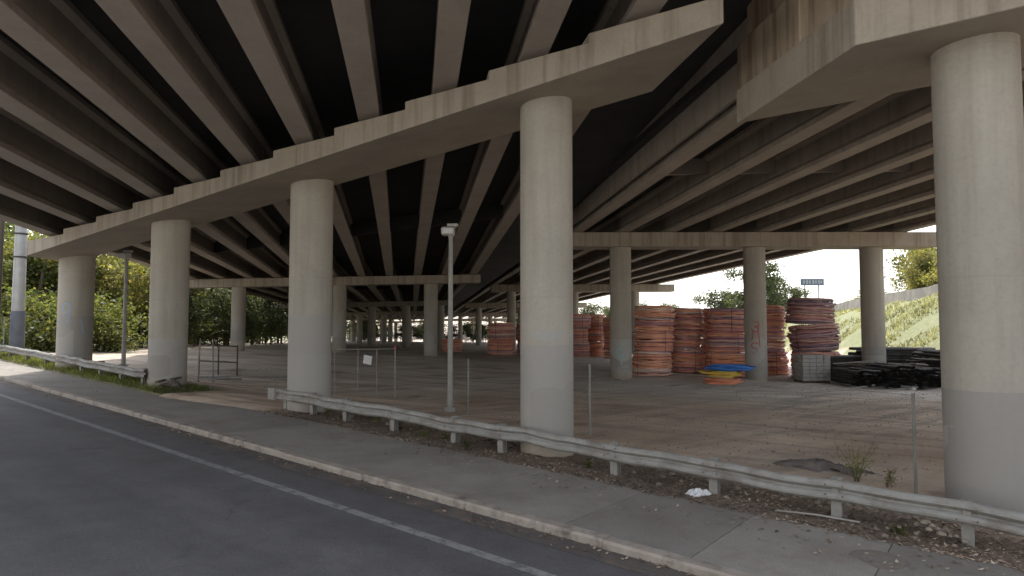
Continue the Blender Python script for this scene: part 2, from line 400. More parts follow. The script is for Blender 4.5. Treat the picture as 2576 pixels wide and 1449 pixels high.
zgb=lambda x:5.62+.125*(x-.79)
zcb=lambda x:4.98+.117*(x-.79)
ks=list(range(-8,3))
C=[];
for k in ks:
    xf=-1.53+2.05*k; x=xf-.27; C.append((x,lc(x),zgb(x)))
XA,XB=-19.75,3.52
tops=[];edges=[XA]+[ (C[i][0]+C[i+1][0])/2 for i in range(len(C)-1)]+[XB]
for i in range(len(C)):
    l,r=edges[i],edges[i+1];zm=C[i][2]-.025;xm=C[i][0]
    tops.append((l,r,zm+(l-xm)*.03,zm+(r-xm)*.03))
capbeam(LB,XA,XB,lc,zcb,tops,gl,1.7)
cdat=[(.79,14.5,.6),(-6.13,19.35,.63),(-12.15,22.55,.62),(-18.85,27.5,.66)]
lcols=[column(LB,x,y,r,zcb(x)+.02) for x,y,r in cdat]
def ext(A,e0,e1):
    A=[Vector(a) for a in A];d0=(A[0]-A[1]).normalized();d1=(A[-1]-A[-2]).normalized()
    return [A[0]+d0*e0]+A+[A[-1]+d1*e1]
YN=7.6
Nn=[(x+.155*(y-YN),YN,z+.06*(y-YN)) for x,y,z in C]
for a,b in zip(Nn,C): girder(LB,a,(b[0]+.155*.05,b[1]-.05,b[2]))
up=lambda L,h:[Vector(p)+Vector((0,0,h)) for p in L]
deck(LB,up(ext(Nn,1.3,4.6),1.15),up(ext(C,1.6,4.8),1.15))
bents=[(47,3.35,3.0,0),(80,2.5,2.1,0),(113,1.7,1.3,0),(146,.9,.5,0),(190,-.1,-.4,0)]
prev=C
for bi,(yb,zr,zl,_) in enumerate(bents):
    x0=-2.9-.155*(yb-47)
    E=[]
    for k in ks:
        j=2-k;x=x0-2.05*j;E.append((x,yb,zr+(zl-zr)*j/10))
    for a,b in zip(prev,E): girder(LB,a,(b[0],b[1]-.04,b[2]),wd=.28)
    A_=ext(prev,1.6 if bi==0 else 1.3,4.8 if bi==0 else 3.8);B_=ext(E,1.3,3.8)
    deck(LB,up(A_,1.15),up(B_,1.15))
    parapet(LB,A_[0]+Vector((.2,0,1.39)),B_[0]+Vector((.2,0,1.39)))
    parapet(LB,A_[-1]+Vector((-.2,0,1.39)),B_[-1]+Vector((-.2,0,1.39)),1.6)
    if bi<2:
        for i in range(len(E)-1):
            g=Geo();a=Vector(prev[i]).lerp(Vector(E[i]),.5);b=Vector(prev[i+1]).lerp(Vector(E[i+1]),.5)
            a+=Vector((.12,0,.35));b+=Vector((-.12,0,.35));h=Vector((0,0,.7));w=Vector((0,.2,0))
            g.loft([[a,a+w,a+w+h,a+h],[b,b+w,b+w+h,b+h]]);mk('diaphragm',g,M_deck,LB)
    xl,xr=E[0][0]-1.1,E[-1][0]+.5
    zz=lambda x,E=E:E[0][2]+(x-E[0][0])*(E[-1][2]-E[0][2])/(E[-1][0]-E[0][0])
    capbeam(LB,xl,xr,lambda x,yb=yb:yb,lambda x:zz(x)-.62,[(xl,xr,zz(xl)-.02,zz(xr)-.02)],gl,.75)
    for q in ((-6.0,-12.75,-20.2) if bi==0 else (-3.9,-8.2,-12.5,-16.8,-21.1)):
        x=q-.155*(yb-47)
        column(LB,x,yb,.5,zz(x)-.62)
    prev=E
rd=(-.115,1)
rc=lambda x:12.15-.6*(x-5.2)
zrb=lambda x:4.42+.05*(x-5.2)
gx=lambda j,y:3.6+2.6*j+.115*(36-y)
RC=[]
for j in range(0,8):
    y=10
    for _ in range(20): y=rc(gx(j,y))*.5+y*.5
    RC.append((gx(j,y),y,zrb(gx(j,y))+.78))
xa,xb=5.3,RC[-1][0]+1.2
edges=[xa]+[(RC[i][0]+RC[i+1][0])/2 for i in range(7)]+[xb]
tops=[(edges[i],edges[i+1],RC[i][2]-.03-.05,RC[i][2]-.02+.03) for i in range(8)]
capbeam(RB,xa,xb,rc,zrb,tops,rd,2.05)
col5=column(RB,7.72,10.42,.61,zrb(7.7)+.02)
column(RB,14.6,6.2,.61,zrb(14.6)+.02)
yn=lambda j:min(7.2,RC[j][1]-2.6)
RN=[(gx(j,yn(j)),yn(j),RC[j][2]+.03) for j in range(8)]
for a,b in zip(RN,RC): girder(RB,a,(b[0]+.006,b[1]-.05,b[2]),mat=M_stain if a is RN[0] else M_gire)
deck(RB,up(ext(RN,.7,1.3),1.15),up(ext(RC,.6,1.3),1.15))
g=Geo();a=Vector((5.52,14.25,5.25));b=Vector((6.2,7.2,5.45))
lat=Vector((.14,0,0))
g.loft([[p-lat,p+lat,p+lat+Vector((0,0,1.95)),p-lat+Vector((0,0,1.95))] for p in (a,b)]);mk('edge_beam',g,M_stain,RB,bevel=.02,label='edge beam with brown water stains')
g=Geo();g.box((5.75,13.1,5.75),(.9,2.6,1.15),.1);mk('bearing_block',g,M_stain,RB,bevel=.03)
rb=[(36,4.9,4.92),(72,4.0,4.05),(108,2.9,3.0),(150,1.7,1.8),(195,.5,.6)]
prev=RC
for bi,(yb,zl,zr) in enumerate(rb):
    E=[(3.6+2.6*j-.155*(yb-36),yb,zl+(zr-zl)*j/7) for j in range(8)]
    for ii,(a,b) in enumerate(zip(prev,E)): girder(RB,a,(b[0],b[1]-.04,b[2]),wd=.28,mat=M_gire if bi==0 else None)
    deck(RB,up(ext(prev,.6 if bi==0 else 1.1,1.3),1.15),up(ext(E,1.1,1.3),1.15))
    parapet(RB,ext(prev,1,1.2)[-1]+Vector((0,0,1.39)),ext(E,1,1.2)[-1]+Vector((0,0,1.39)),mat=M_cap)
    parapet(RB,ext(prev,.4,1)[0]+Vector((0,0,1.39)),ext(E,.9,1)[0]+Vector((0,0,1.39)))
    if bi==0:
        g=Geo();secs=[]
        for p,dz in((Vector(prev[0]).lerp(Vector(E[0]),.06),0),(Vector(E[0])+Vector((0,-.05,0)),0)):
            secs.append([(p.x-.42,p.y,p.z+.3),(p.x-.3,p.y,p.z+.3),(p.x-.3,p.y,p.z+1.148),(p.x-.42,p.y,p.z+1.148)])
        g.loft(secs);mk('edge_beam',g,M_gire,RB,bevel=.015)
    if bi<2:
        for i in range(7):
            a=Vector(prev[i]).lerp(Vector(E[i]),.5);b=Vector(prev[i+1]).lerp(Vector(E[i+1]),.5)
            if bi==0: a=Vector(prev[i]).lerp(Vector(E[i]),(24-prev[i][1])/(36-prev[i][1]));b=Vector(prev[i+1]).lerp(Vector(E[i+1]),(24-prev[i+1][1])/(36-prev[i+1][1]))
            g=Geo();a+=Vector((.12,0,.45));b+=Vector((-.12,0,.45));h=Vector((0,0,.6));w=Vector((0,.2,0))
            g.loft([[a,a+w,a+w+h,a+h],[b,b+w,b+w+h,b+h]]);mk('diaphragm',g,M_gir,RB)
    xl,xr=E[0][0]-.4,E[-1][0]+1.9
    ed=[xl]+[(E[i][0]+E[i+1][0])/2 for i in range(7)]+[xr]
    tp=[(ed[i],ed[i+1],E[i][2]-.02,E[i][2]-.02) for i in range(8)]
    capbeam(RB,xl,xr,lambda x,yb=yb:yb,lambda x,z0=zl:z0-.8,tp,rd,.85)
    cs=(6.15,13.75,20.4) if bi==0 else (5.5-.155*(yb-36),12.6-.155*(yb-36),19.5-.155*(yb-36))
    for ci,x in enumerate(cs):
        c=column(RB,x,yb,.6 if bi==0 else .5,E[0][2]-.8)
        if bi==0 and ci==0: colA=c
        if bi==0 and ci==1: colB=c
    prev=E
def graffiti(colm,r,mat,strokes,w=.05,dang=0):
    cx,cy=colm.location.x,colm.location.y;zb=colm.location.z+.3
    ang0=math.atan2(-cy,-cx)+dang;g=Geo()
    for st in strokes:
        secs=[]
        for i,(dx,dz) in enumerate(st):
            a=st[max(0,i-1)];b=st[min(len(st)-1,i+1)]
            tx,tz=b[0]-a[0],b[1]-a[1];L=math.hypot(tx,tz) or 1;nx_,nz=-tz/L*w/2,tx/L*w/2
            row=[]
            for sg in(-1,1):
                th=ang0+(dx+nx_*sg)/r
                row.append((cx+(r+.005)*math.cos(th),cy+(r+.005)*math.sin(th),zb+dz+nz*sg))
            secs.append(row)
        g.loft(secs,closed=False,cap=False)
    return mk('graffiti',g,mat,colm,recalc=False)
def arc(cx,cz,rx,rz,a0,a1,n=14): return [(cx+rx*math.cos(math.radians(a0+(a1-a0)*i/n)),cz+rz*math.sin(math.radians(a0+(a1-a0)*i/n))) for i in range(n+1)]
graffiti(colB,.6,M_red,[arc(-.02,1.95,.2,.16,40,300),[(-.22,2.2),(.1,2.32),(-.15,2.42),(.16,2.55),(-.05,2.62)],arc(0,2.85,.17,.13,-150,110),arc(.02,3.15,.16,.13,-110,130),[(-.15,1.5),(.05,1.72),(-.1,1.45),(.12,1.7)],[(.22,1.9),(.18,2.4),(.12,2.9),(.2,3.05)],[(-.2,2.2),(-.12,2.7),(-.2,2.9)],[(-.18,2.8),(.16,2.72)]],.05)
graffiti(colA,.6,M_teal,[arc(-.05,1.5,.2,.2,30,300),[(-.2,1.85),(.1,2.05),(-.05,1.6),(.2,1.95)],[(.0,.8),(.1,1.3),(-.15,1.1)],[(-.2,1.2),(-.05,1.7),(.15,1.3)]],.06)
graffiti(lcols[3],.66,M_bluep,[arc(-.35,2.6,.15,.2,0,360),[(-.45,2.2),(-.2,2.4),(-.3,2.0)],[(-.1,1.6),(.2,2.1),(.3,1.5)]],.05)
# ------------------------------------------------------------------ guard rails
def guardrail(s0,s1,t,posts,label):
    e=empty('guard_rail',(*W((s0+s1)/2,t),plane(*W((s0+s1)/2,t))),label=label,category='guard rail',group='steel guard rails beside the sidewalk')
    prof=[(0.03,.31),(-.01,.325),(-.045,.36),(-.05,.395),(-.01,.435),(.03,.455),(.03,.485),(-.01,.505),(-.05,.545),(-.045,.58),(-.01,.615),(.03,.63)]
    g=Geo();secs=[];n=int((s1-s0)/.4)
    for i in range(n+1):
        s=s0+(s1-s0)*i/n;dz=.016*math.sin(s*1.7)+.01*math.sin(s*4.1);dt=.025*math.sin(s*1.1)+.015*math.sin(s*3.3)
        x0,y0=W(s,t);b=max(plane(x0,y0),Gz(x0,y0)-.07)+.04
        row=[(*W(s,t+o+dt),b+z+dz) for o,z in prof]
        secs.append(row+[(*W(s,t+o+dt+.006),b+z+dz) for o,z in prof[::-1]])
    g.loft(secs,smooth=False);mk('rail',g,M_steel,e)
    for p in posts:
        g=Geo();x,y=W(p,t+.17);b=Gz(x,y);rz=math.atan2(.607,-.795)
        ln=R.uniform(-.03,.03)
        g.box((x,y,b+.12),(.13,.012,1.0),rz,ln)
        g.box((*W(p,t+.10),b+.12),(.15,.01,1.0),rz,ln);g.box((*W(p,t+.24),b+.12),(.15,.01,1.0),rz,ln)
        g.box((x,y,b+.12),(.012,.13,1.0),rz,ln)
        mk('post',g,M_post,e)
        g=Geo();g.box((*W(p,t+.06),b+.46),(.1,.07,.3),rz);mk('blockout',g,M_post,e,bevel=.008)
        g=Geo()
        for q in(-.12,.12):
            for hz in(.395,.545):
                x1,y1=W(p+q,t-.055);g.cyl((x1,y1,b+hz+.0),(*W(p+q,t-.072),b+hz),.014,None,6)
        mk('splice_bolts',g,M_rust,e)
    return e
ge=guardrail(-14,17.3,11.0,[17.0,15.7,14.2,12.3,10.2,8.8,6.0,4.05,2.1,.43,-1.5,-3.5,-5.5,-7.5,-9.5,-11.5],'weathered galvanised guard rail passing in front of round columns')
x,y=W(17.45,11.0);g=Geo();b=plane(x,y)
g.box((x,y,b+.5),(.34,.2,.36),math.atan2(.607,-.795));mk('end_terminal',g,M_post,ge,bevel=.03)
ge2=guardrail(23.4,62,9.8,[23.8,25.6,27.5,29.4,31.5,33.5,36,38.5,41,44,47,50],'guard rail ending at a column beside grass verge')
# ------------------------------------------------------------------ lamp posts
def lamp(x,y,top,label,flip=1):
    zb=Gz(x,y);g=Geo();g.cyl((x,y,zb-.2),(x,y,zb+.12),.2,.17,20);g.box((x,y,zb+.13),(.36,.36,.03))
    base=mk('street_lamp',g,M_pole,origin=(x,y,zb),label=label,category='street lamp',group='lamps standing in the dirt lot')
    g=Geo();g.cyl((x,y,zb+.12),(x,y,top-.35),.095,.07,16);mk('pole',g,M_pole,base)
    g=Geo();g.cyl((x,y,top-.4),(x,y,top-.28),.09,.09,14);g.box((x-.02*flip,y,top-.2),(.1,.08,.3));g.box((x+.03,y,top-.05),(.3,.1,.07));mk('bracket',g,M_pole,base)
    g=Geo();cx=x-.09*flip
    secs=[];
    for zz,a,bb in((-.33,.17,.16),(-.30,.21,.2),(-.1,.22,.21),(-.04,.17,.15)):
        secs.append([(cx-a,y-bb,top+zz),(cx+a,y-bb,top+zz),(cx+a,y+bb,top+zz),(cx-a,y+bb,top+zz)])
    g.loft(secs);mk('housing',g,M_fix,base,bevel=.02)
    g=Geo();g.box((cx,y-.215,top-.2),(.34,.02,.16));mk('lens',g,M_lens,base)
    g=Geo();g.box((x+.06,y,top+.02),(.36,.26,.09));mk('top_box',g,M_fix,base,bevel=.02)
    return base
lamp(-2.05,21.2,3.16,'pale lamp post with boxy floodlight in the dirt lot')
l2=lamp(-18.0,29.6,3.2,'slim lamp post beside a column near the guard rail')
# ------------------------------------------------------------------ fence posts and fences
def fpost(x,y,h,label='rusty steel fence post standing alone',cap=None):
    zb=Gz(x,y);g=Geo();g.tube([(x,y,zb-.1),(x+R.uniform(-.02,.02),y,zb+h*.5),(x+R.uniform(-.05,.05),y,zb+h)],.028,8)
    g.cyl((x,y,zb-.05),(x,y,zb+.04),.07,.06,10)
    o=mk('fence_post',g,M_post,origin=(x,y,zb),label=label,category='fence post',group='leftover fence posts in the lot')
    return o
fpost(-1.45,21,1.75);fpost(-12.35,25.2,1.7);fpost(-12.1,25.9,1.65)
zb=Gz(-5.2,24.6);ge=Geo();pts=[(-4.5,24.6),(-5.25,24.8),(-6.05,25.1),(-7.1,25.6)]
gate=empty('pipe_gate',(-5.8,25,zb),label='thin pipe gate frame with small white sign',category='gate')
for i,(x,y) in enumerate(pts):
    g=Geo();g.cyl((x,y,Gz(x,y)-.1),(x,y,zb+1.84-.02*i),.02 if i else .03,None,8);mk('post',g,M_post,gate)
g=Geo();g.tube([(x,y,zb+1.84-.02*i) for i,(x,y) in enumerate(pts)],.018,8);mk('top_rail',g,M_post,gate)
g=Geo();g.box((-5.62,24.88,zb+1.4),(.36,.02,.34),-.3,0,.15);mk('sign_plate',g,M_white,gate)
g=Geo();g.cyl((-4.5,24.6,zb+1.84),(-4.5,24.6,zb+1.97),.04,None,8);mk('post_cap',g,M_red,gate)
ge=Geo()
pts=[(-14.3,29.2),(-13.6,29.6),(-12.9,30.0)]
for x,y in pts: ge.cyl((x,y,Gz(x,y)-.1),(x,y,Gz(x,y)+1.4),.035,None,8)
ge.tube([(x,y,Gz(x,y)+1.35) for x,y in pts],.03,8);ge.tube([(x,y,Gz(x,y)+.6) for x,y in pts],.025,8)
mk('pipe_barrier',ge,M_wood,label='dark low pipe barrier frame on dirt',category='barrier')
g=Geo();zb=Gz(-12.2,27.5);g.cyl((-13.4,27.4,zb+.09),(-11.8,27.9,zb+.09),.09,None,14);mk('loose_pipe',g,M_post,label='grey plastic pipe lying on the dirt',category='pipe')
def chain(x0,y0,x1,y1,h,nposts,label,gap=.09,wr=.0016):
    zb0,zb1=Gz(x0,y0),Gz(x1,y1);L=math.hypot(x1-x0,y1-y0)
    e=empty('chain_link_fence',((x0+x1)/2,(y0+y1)/2,min(zb0,zb1)),label=label,category='fence')
    def P(a,z): q=a/L;return (x0+(x1-x0)*q,y0+(y1-y0)*q,zb0+(zb1-zb0)*q+z)
    for i in range(nposts):
        a=L*i/(nposts-1);g=Geo();g.cyl(P(a,-.1),P(a,h+.04),.03,None,8);mk('post',g,M_post,e)
    g=Geo();g.tube([P(0,h),P(L,h)],.005,5);mk('top_wire',g,M_post,e)
    g=Geo();a=-h
    while a<L:
        for d in(1,-1):
            a0,a1=(a,a+h);z0,z1=(0,h) if d==1 else (h,0)
            if a0<0:
                z0=z0+(z1-z0)*(-a0)/h;a0=0
            if a1>L:
                z1=z0+(z1-z0)*(L-a0)/(a1-a0);a1=L
            if a1-a0>.02: g.cyl(P(a0,z0),P(a1,z1),wr,None,3,False)
        a+=gap
    mk('wire_mesh',g,M_post,e);return e
chain(2.1,17.3,7.45,11.9,1.85,2,'thin chain link fence between columns at the lot edge',.1,.0009)
chain(-25.5,32,-44,38,1.9,6,'chain link fence in front of the woods',.12)
# ------------------------------------------------------------------ pipe coils
def ring(g,Rr,z,tr,seed,n=44,m=6,e0=.03):
    rr=random.Random(seed);a=rr.uniform(0,6.28);e=rr.uniform(-e0,e0);tx,ty=rr.uniform(-.03,.03),rr.uniform(-.03,.03);dx,dy=rr.uniform(-.05,.05),rr.uniform(-.05,.05)
    pts=[]
    for i in range(n):
        t=2*math.pi*i/n;q=Rr*(1+e*math.cos(2*t+a))
        pts.append((q*math.cos(t)+dx,q*math.sin(t)+dy,z+tx*q*math.cos(t)+ty*q*math.sin(t)+.02*math.sin(5*t+a)))
    g.tube(pts,tr,m,closed=True)
def coil(name,mat,seed,loc,lab,mess=1):
    g=Geo();rr=random.Random(seed);nr=12
    for k in range(nr):
        z=.06+k*RS
        bulge=.05*math.sin(math.pi*k/nr*rr.uniform(.9,1.1))
        ring(g,1.15+bulge+rr.uniform(-.05,.05)*mess,z,.066,seed*100+k)
        if k%2: ring(g,1.02,z,.075,seed*200+k,28,5);
    for q,rd_ in enumerate((.95,.82,.7,.58)): ring(g,rd_,1.36-.02*q,.07,seed*7+q,28,5)
    for w_ in range(2):
        a=rr.uniform(-2.8,-.7);sl=rr.uniform(-.07,.07)
        g.tube([(1.25*math.cos(a+q*.11),1.25*math.sin(a+q*.11),min(1.4,max(.06,.8+sl*(q-6)-.1*math.sin(q*.4)))) for q in range(13)],.035,6)
    o=mk(name,g,mat,origin=(0,0,0),label=lab,category='pipe coil',group='stacked coils of plastic conduit')
    for i in range(3):
        t=2.1*i+seed;g=Geo();c,s_=math.cos(t),math.sin(t);
        P=[(.5,-.01),(.5,1.44),(1.27,1.46),(1.3,.75),(1.27,-.01)]
        w=.015
        g.loft([[(c*r-s_*q*w,s_*r+c*q*w,z) for q in(-1,1)] for r,z in P],closed=False,cap=False)
        mk('strap',g,M_dark,o,origin=(0,0,0),recalc=False)
    o.location=loc;return o
protos=[coil('pipe_coil',M_coil,s,(0,0,0),'coil of striped faded orange conduit in a stack') for s in (1,2,3)]+[coil('pipe_coil',M_coild,s,(0,0,0),'dusty purple conduit coil sagging in a leaning stack',1.2) for s in (4,5)]
used=set()
def place(pi,loc,rz,sc=1,rx=0,ry=0):
    p=protos[pi]
    if pi not in used:
        used.add(pi);p.location=loc;p.rotation_euler=(rx,ry,rz);p.scale=(sc,)*3;return p
    return copy_tree(p,loc,rz,sc,rx,ry)
ndk=[0]
def stack(x,y,n,sc=1,dark=False,lean=0):
    zb=Gz(x,y);h=1.44*sc;z=zb+.02
    for i in range(n):
        if dark and i>0: pi=3+ndk[0]%2;ndk[0]+=1
        else: pi=R.randint(0,2)
        s1=sc*R.uniform(.93,1.03)
        place(pi,(x+R.uniform(-.12,.12)-lean*i,y+R.uniform(-.05,.05),z),R.uniform(0,6.2),s1,R.uniform(-.02,.02),-abs(lean)*.3*(i>0)+R.uniform(-.03,.03))
        z+=1.44*s1+(.02 if lean else 0)
stack(8.5,38.6,3,.98);stack(11.0,40.6,3,.95);stack(13.0,38.7,3,.97);stack(16.25,40.9,3,1.04);stack(18.2,38.2,3,1.09,True,.16)
stack(9.9,43.5,3);stack(14.2,44,3);stack(5.9,58,3,.9);stack(7.7,60,3,.9);stack(3.9,60,2,.9);stack(9.2,57,3,.85)
stack(-.95,54,2,.95);stack(1.6,54.5,2,.95);stack(-5.6,60,1,.85);stack(-1.2,66,2,.9);stack(3.2,50,2,.9)
for i,p in enumerate(protos):
    if i not in used:
        for ch in list(p.children): bpy.data.objects.remove(ch)
        bpy.data.objects.remove(p)
def hose(x,y,z,r,n,tr,mat,lab,sd):
    g=Geo()
    for k in range(n):
        for q in range(6): 
            rr=random.Random(k*9+q+sd);pts=[];ox,oy=rr.uniform(-.2,.2),rr.uniform(-.12,.12);ax=rr.uniform(.7,1.2);ph=rr.uniform(0,6)
            for i in range(40):
                t=2*math.pi*i/40;a=(r-q*tr*2.2)*ax
                pts.append((x+ox+a*math.cos(t)*(1+.09*math.sin(3*t+k+ph)),y+oy+a*.65*math.sin(t),z+tr+k*tr*1.5+.05*math.sin(2*t+ph)))
            g.tube(pts,tr,6,closed=True)
    mk('hose_coil',g,mat,label=lab,category='hose coil',group='small coloured hose coils piled together')
zb=Gz(11.2,33.6)
hose(11.1,33.6,zb,.85,4,.045,M_org,'flat orange hose coil at the bottom of a pile',1)
hose(11.05,33.5,zb+.36,.8,4,.045,M_yel,'flat yellow hose coil in a small pile',40)
hose(11.5,33.6,zb+.74,1.1,3,.04,M_blue,'wide blue hose coil on top of pile',80)
x,y=16.5,35.2;zb=Gz(x,y);g=Geo()
for i in range(7):
    for a in range(4):
        for b in range(3):
            g.box((x-.57+a*.38+R.uniform(-.01,.01),y-.4+b*.4,zb+.24+i*.2),(.365,.385,.19))
bl=mk('block_pallet',g,M_block,label='pallet stacked with grey concrete blocks',category='pallet',bevel=.012)
g=Geo()
for b in(-.5,0,.5): g.box((x,y+b,zb+.05),(1.5,.1,.1))
for a in range(6): g.box((x-.65+a*.26,y,zb+.12),(.12,1.2,.025))
mk('pallet_base',g,M_wood,bl)
def bundle(x,y,z,nx_,nz,L,ang,lab,r=.085):
    g=Geo();c,s_=math.cos(ang),math.sin(ang)
    for i in range(nx_):
        for k in range(nz):
            if k==nz-1 and R.random()<.45: continue
            o=(i-(nx_-1)/2)*2*r+(r if k%2 else 0)+R.uniform(-.03,.03);zz=z+r+.1+k*r*1.75
            l=L/2+R.uniform(-.4,.4);tw=R.uniform(-.08,.08)
            p0=Vector((x-s_*o+c*-l,y+c*o+s_*-l,zz));p1=Vector((x-s_*(o+tw)+c*l,y+c*(o+tw)+s_*l,zz))
            g.cyl(p0,p1,r,None,9,False);g.cyl(p0,p1,r*.82,None,9,False)
    b=mk('pipe_bundle',g,M_dark,label=lab,category='pipe bundle',group='bundles of black plastic pipe',recalc=False)
    g=Geo()
    for q in(-.35,.35):
        g.box((x+c*L*q,y+s_*L*q,z+.05),(.1,nx_*2*r+.1,.1),ang)
    mk('timber_bearer',g,M_post,b)
    g=Geo();
    for q in(-.3,.3):
        w=nx_*r+.02;h=nz*r*1.75+.12;cx,cy=x+c*L*q,y+s_*L*q
        g.tube([(cx-s_*-w,cy+c*-w,z+.08),(cx-s_*-w,cy+c*-w,z+h),(cx-s_*w,cy+c*w,z+h),(cx-s_*w,cy+c*w,z+.08)],.012,4)
    mk('strap',g,M_post,b)
for (x,y,n_,k_,L,a) in [(18.1,33.6,9,5,3.0,1.5),(19.75,33.9,9,7,3.2,1.62),(21.45,33.7,9,6,3.2,1.55),(23.1,33.8,9,7,3.2,1.6),(18.9,37.2,8,9,3.6,.03),(22.4,37.3,9,11,4.0,-.04)]:
    bundle(x,y,Gz(x,y)-.02,n_,k_,L,a,'black plastic pipe bundle strapped on timber bearers')
mats=[M_wood,M_post,M_block,M_rust,M_block]
for i in range(30):
    x=R.uniform(17.5,23.2);y=R.uniform(31.9,33.2) if i%2 else R.uniform(33.2,34.6);zb=Gz(x,y)+(R.uniform(.05,.25) if i%2 else R.uniform(1.0,1.25));g=Geo()
    g.box((x,y,zb),(R.uniform(.6,2.2),.14,.05),R.uniform(-.5,.5),R.uniform(-.1,.1),R.uniform(-.12,.12))
    mk('loose_plank',g,mats[i%5],label='loose plank thrown across the black pipe pile',category='plank',group='loose planks on the pipe pile')
for i,(x,y,sx_,sz) in enumerate([(20.1,32.1,.3,.14),(22.6,31.9,.7,.22),(23.2,32.0,.5,.36)]):
    g=Geo();zb=Gz(x,y);secs=[];h=sz
    for q,zz in((.8,0),(1,.25),(1.,.6),(.7,.95),(.3,1.05)):
        secs.append([(x+sx_*.5*q*math.cos(t*.524)*(1+.3*math.sin(t*2.2+x)),y+sx_*.35*q*math.sin(t*.524),zb+h*zz*(1+.3*math.sin(t*1.7))) for t in range(12)])
    g.loft(secs,smooth=True);mk('white_sack',g,M_white,label='crumpled white plastic sack by black pipes',category='sack',group='white sacks by the pipes')
# ------------------------------------------------------------------ rubble, litter, weeds
def rock(g,c,r,rr):
    n=7
    secs=[]
    for zz,q in((-.6,.6),(-.1,1),(.35,.85),(.7,.4)):
        secs.append([(c[0]+r*q*math.cos(2*math.pi*i/n)*rr.uniform(.7,1.2),c[1]+r*q*math.sin(2*math.pi*i/n)*rr.uniform(.7,1.2),c[2]+r*zz*rr.uniform(.6,1)) for i in range(n)])
    g.loft(secs)
def rubble(s,t,n,spread,rmax,lab,mat=M_stone):
    g=Geo();x,y=W(s,t)
    for i in range(n):
        d=abs(R.gauss(0,spread));a=R.uniform(0,6.28);px,py=x+d*math.cos(a),y+d*math.sin(a)*.6
        rock(g,(px,py,Gz(px,py)+max(0,.25*(1-d/spread))),R.uniform(.25,1)*rmax,R)
    mk('rubble_pile',g,mat,label=lab,category='rubble',kind='stuff')
M_drub=simple('dark_rubble',(.04,.035,.03),(.16,.13,.11),3,.9,.5)
rubble(9.1,12.4,40,.45,.14,'dark stone rubble heap behind the guard rail',M_drub)
rubble(12.2,12.2,30,.5,.12,'small stone rubble beside the guard rail')
rubble(22.3,10.3,60,.28,.17,'dark broken rubble heap at a column',M_drub)
rubble(14.6,12.0,20,.6,.1,'scattered stones behind guard rail')
rubble(4.8,11.7,22,.6,.08,'scattered stones under guard rail')
rubble(2.6,11.9,40,.7,.07,'broken stone pieces under guard rail')
rubble(.9,11.0,50,.8,.06,'broken stone and dead leaves by guard rail')
g=Geo();x,y=W(22.5,10.2);zb=Gz(x,y)
for i in range(5): g.box((x+R.uniform(-.25,.25),y+R.uniform(-.2,.2),zb+.12+.06*i),(R.uniform(.35,.55),.14,.06),R.uniform(0,3),0,R.uniform(-.5,.5))
mk('broken_planks',g,M_wood,label='heap of broken timber at the rail end',category='debris')
g=Geo()
for i in range(19000):
    s=R.uniform(-4,17) if i%5 else R.uniform(22,40)
    be=backedge(s);t=be+R.random()**1.1*2.6-.1
    if R.random()<.06: t=be-R.random()**2*1.4
    if R.random()<.03: t=7.43-R.random()**2*.4
    x,y=W(s,t);z=Gz(x,y)+.012 if t>=be else (plane(x,y)+.115 if t>7.5 else plane(x,y)+.012)
    r=R.uniform(.012,.045);a=R.uniform(0,6.28);c,s_=math.cos(a)*r,math.sin(a)*r;tz=R.uniform(-.5,.9)*r
    g.add([(x-c,y-s_,z),(x+s_*.6,y-c*.6,z+.004),(x+c,y+s_,z+abs(tz)),(x-s_*.6,y+c*.6,z+.01)],[(0,1,2,3)])
mk('leaf_litter',g,M_dryleaf,recalc=False,kind='stuff',label='dry leaves and chips along the rail')
g=Geo()
for i in range(260):
    s=R.uniform(-3,16);t=backedge(s)+R.uniform(0,1.9);x,y=W(s,t);z=Gz(x,y)+.015;a=R.uniform(0,3.14);L=R.uniform(.06,.3)
    g.tube([(x,y,z),(x+L*.5*math.cos(a),y+L*.5*math.sin(a),z+.02),(x+L*math.cos(a+.3),y+L*math.sin(a+.3),z+.005)],.005,4)
mk('twigs',g,M_bark,recalc=False,kind='stuff',label='small dry twigs on the dirt verge')
g=Geo()
for i in range(3500):
    x=R.uniform(-14,20);y=R.uniform(14,34);s,t=ST(x,y)
    if t<12.3: continue
    rr=R.uniform(.008,.028);z=Gz(x,y)
    g.add([(x-rr,y-rr,z),(x+rr,y-rr*.7,z),(x+rr*.8,y+rr,z),(x-rr,y+rr*.9,z),(x,y,z+rr*1.3)],[(0,1,4),(1,2,4),(2,3,4),(3,0,4)])
mk('pebbles',g,M_stone,recalc=False,kind='stuff',label='small pebbles scattered on the dirt lot')
x,y=W(1.75,10.95);x2,y2=W(2.9,10.75);z=Gz(x,y)
g=Geo();g.tube([(x,y,z+.06),((x+x2)/2,(y+y2)/2,z+.09),(x2,y2,z+.08)],.016,7);mk('pale_stick',g,simple('pale_wood',(.26,.24,.21),(.36,.34,.31),5),label='pale broken stick lying under the guard rail',category='stick')
x,y=W(4.25,10.85);z=Gz(x,y);g=Geo()
secs=[[(x+.2*q*math.cos(t)*(1+.3*math.sin(3*t+q)),y+.12*q*math.sin(t)*(1+.3*math.sin(2*t)),z+zz*(1+.6*math.sin(4*t))) for t in [i*.37 for i in range(17)]] for q,zz in((1,0),(1.02,.02),(.75,.06),(.5,.04),(.2,.08))]
g.loft(secs,smooth=False);mk('crumpled_paper',g,M_white,label='crumpled white paper on the dirt verge',category='litter')
x0,y0=6.75,13.9;g=Geo();secs=[]
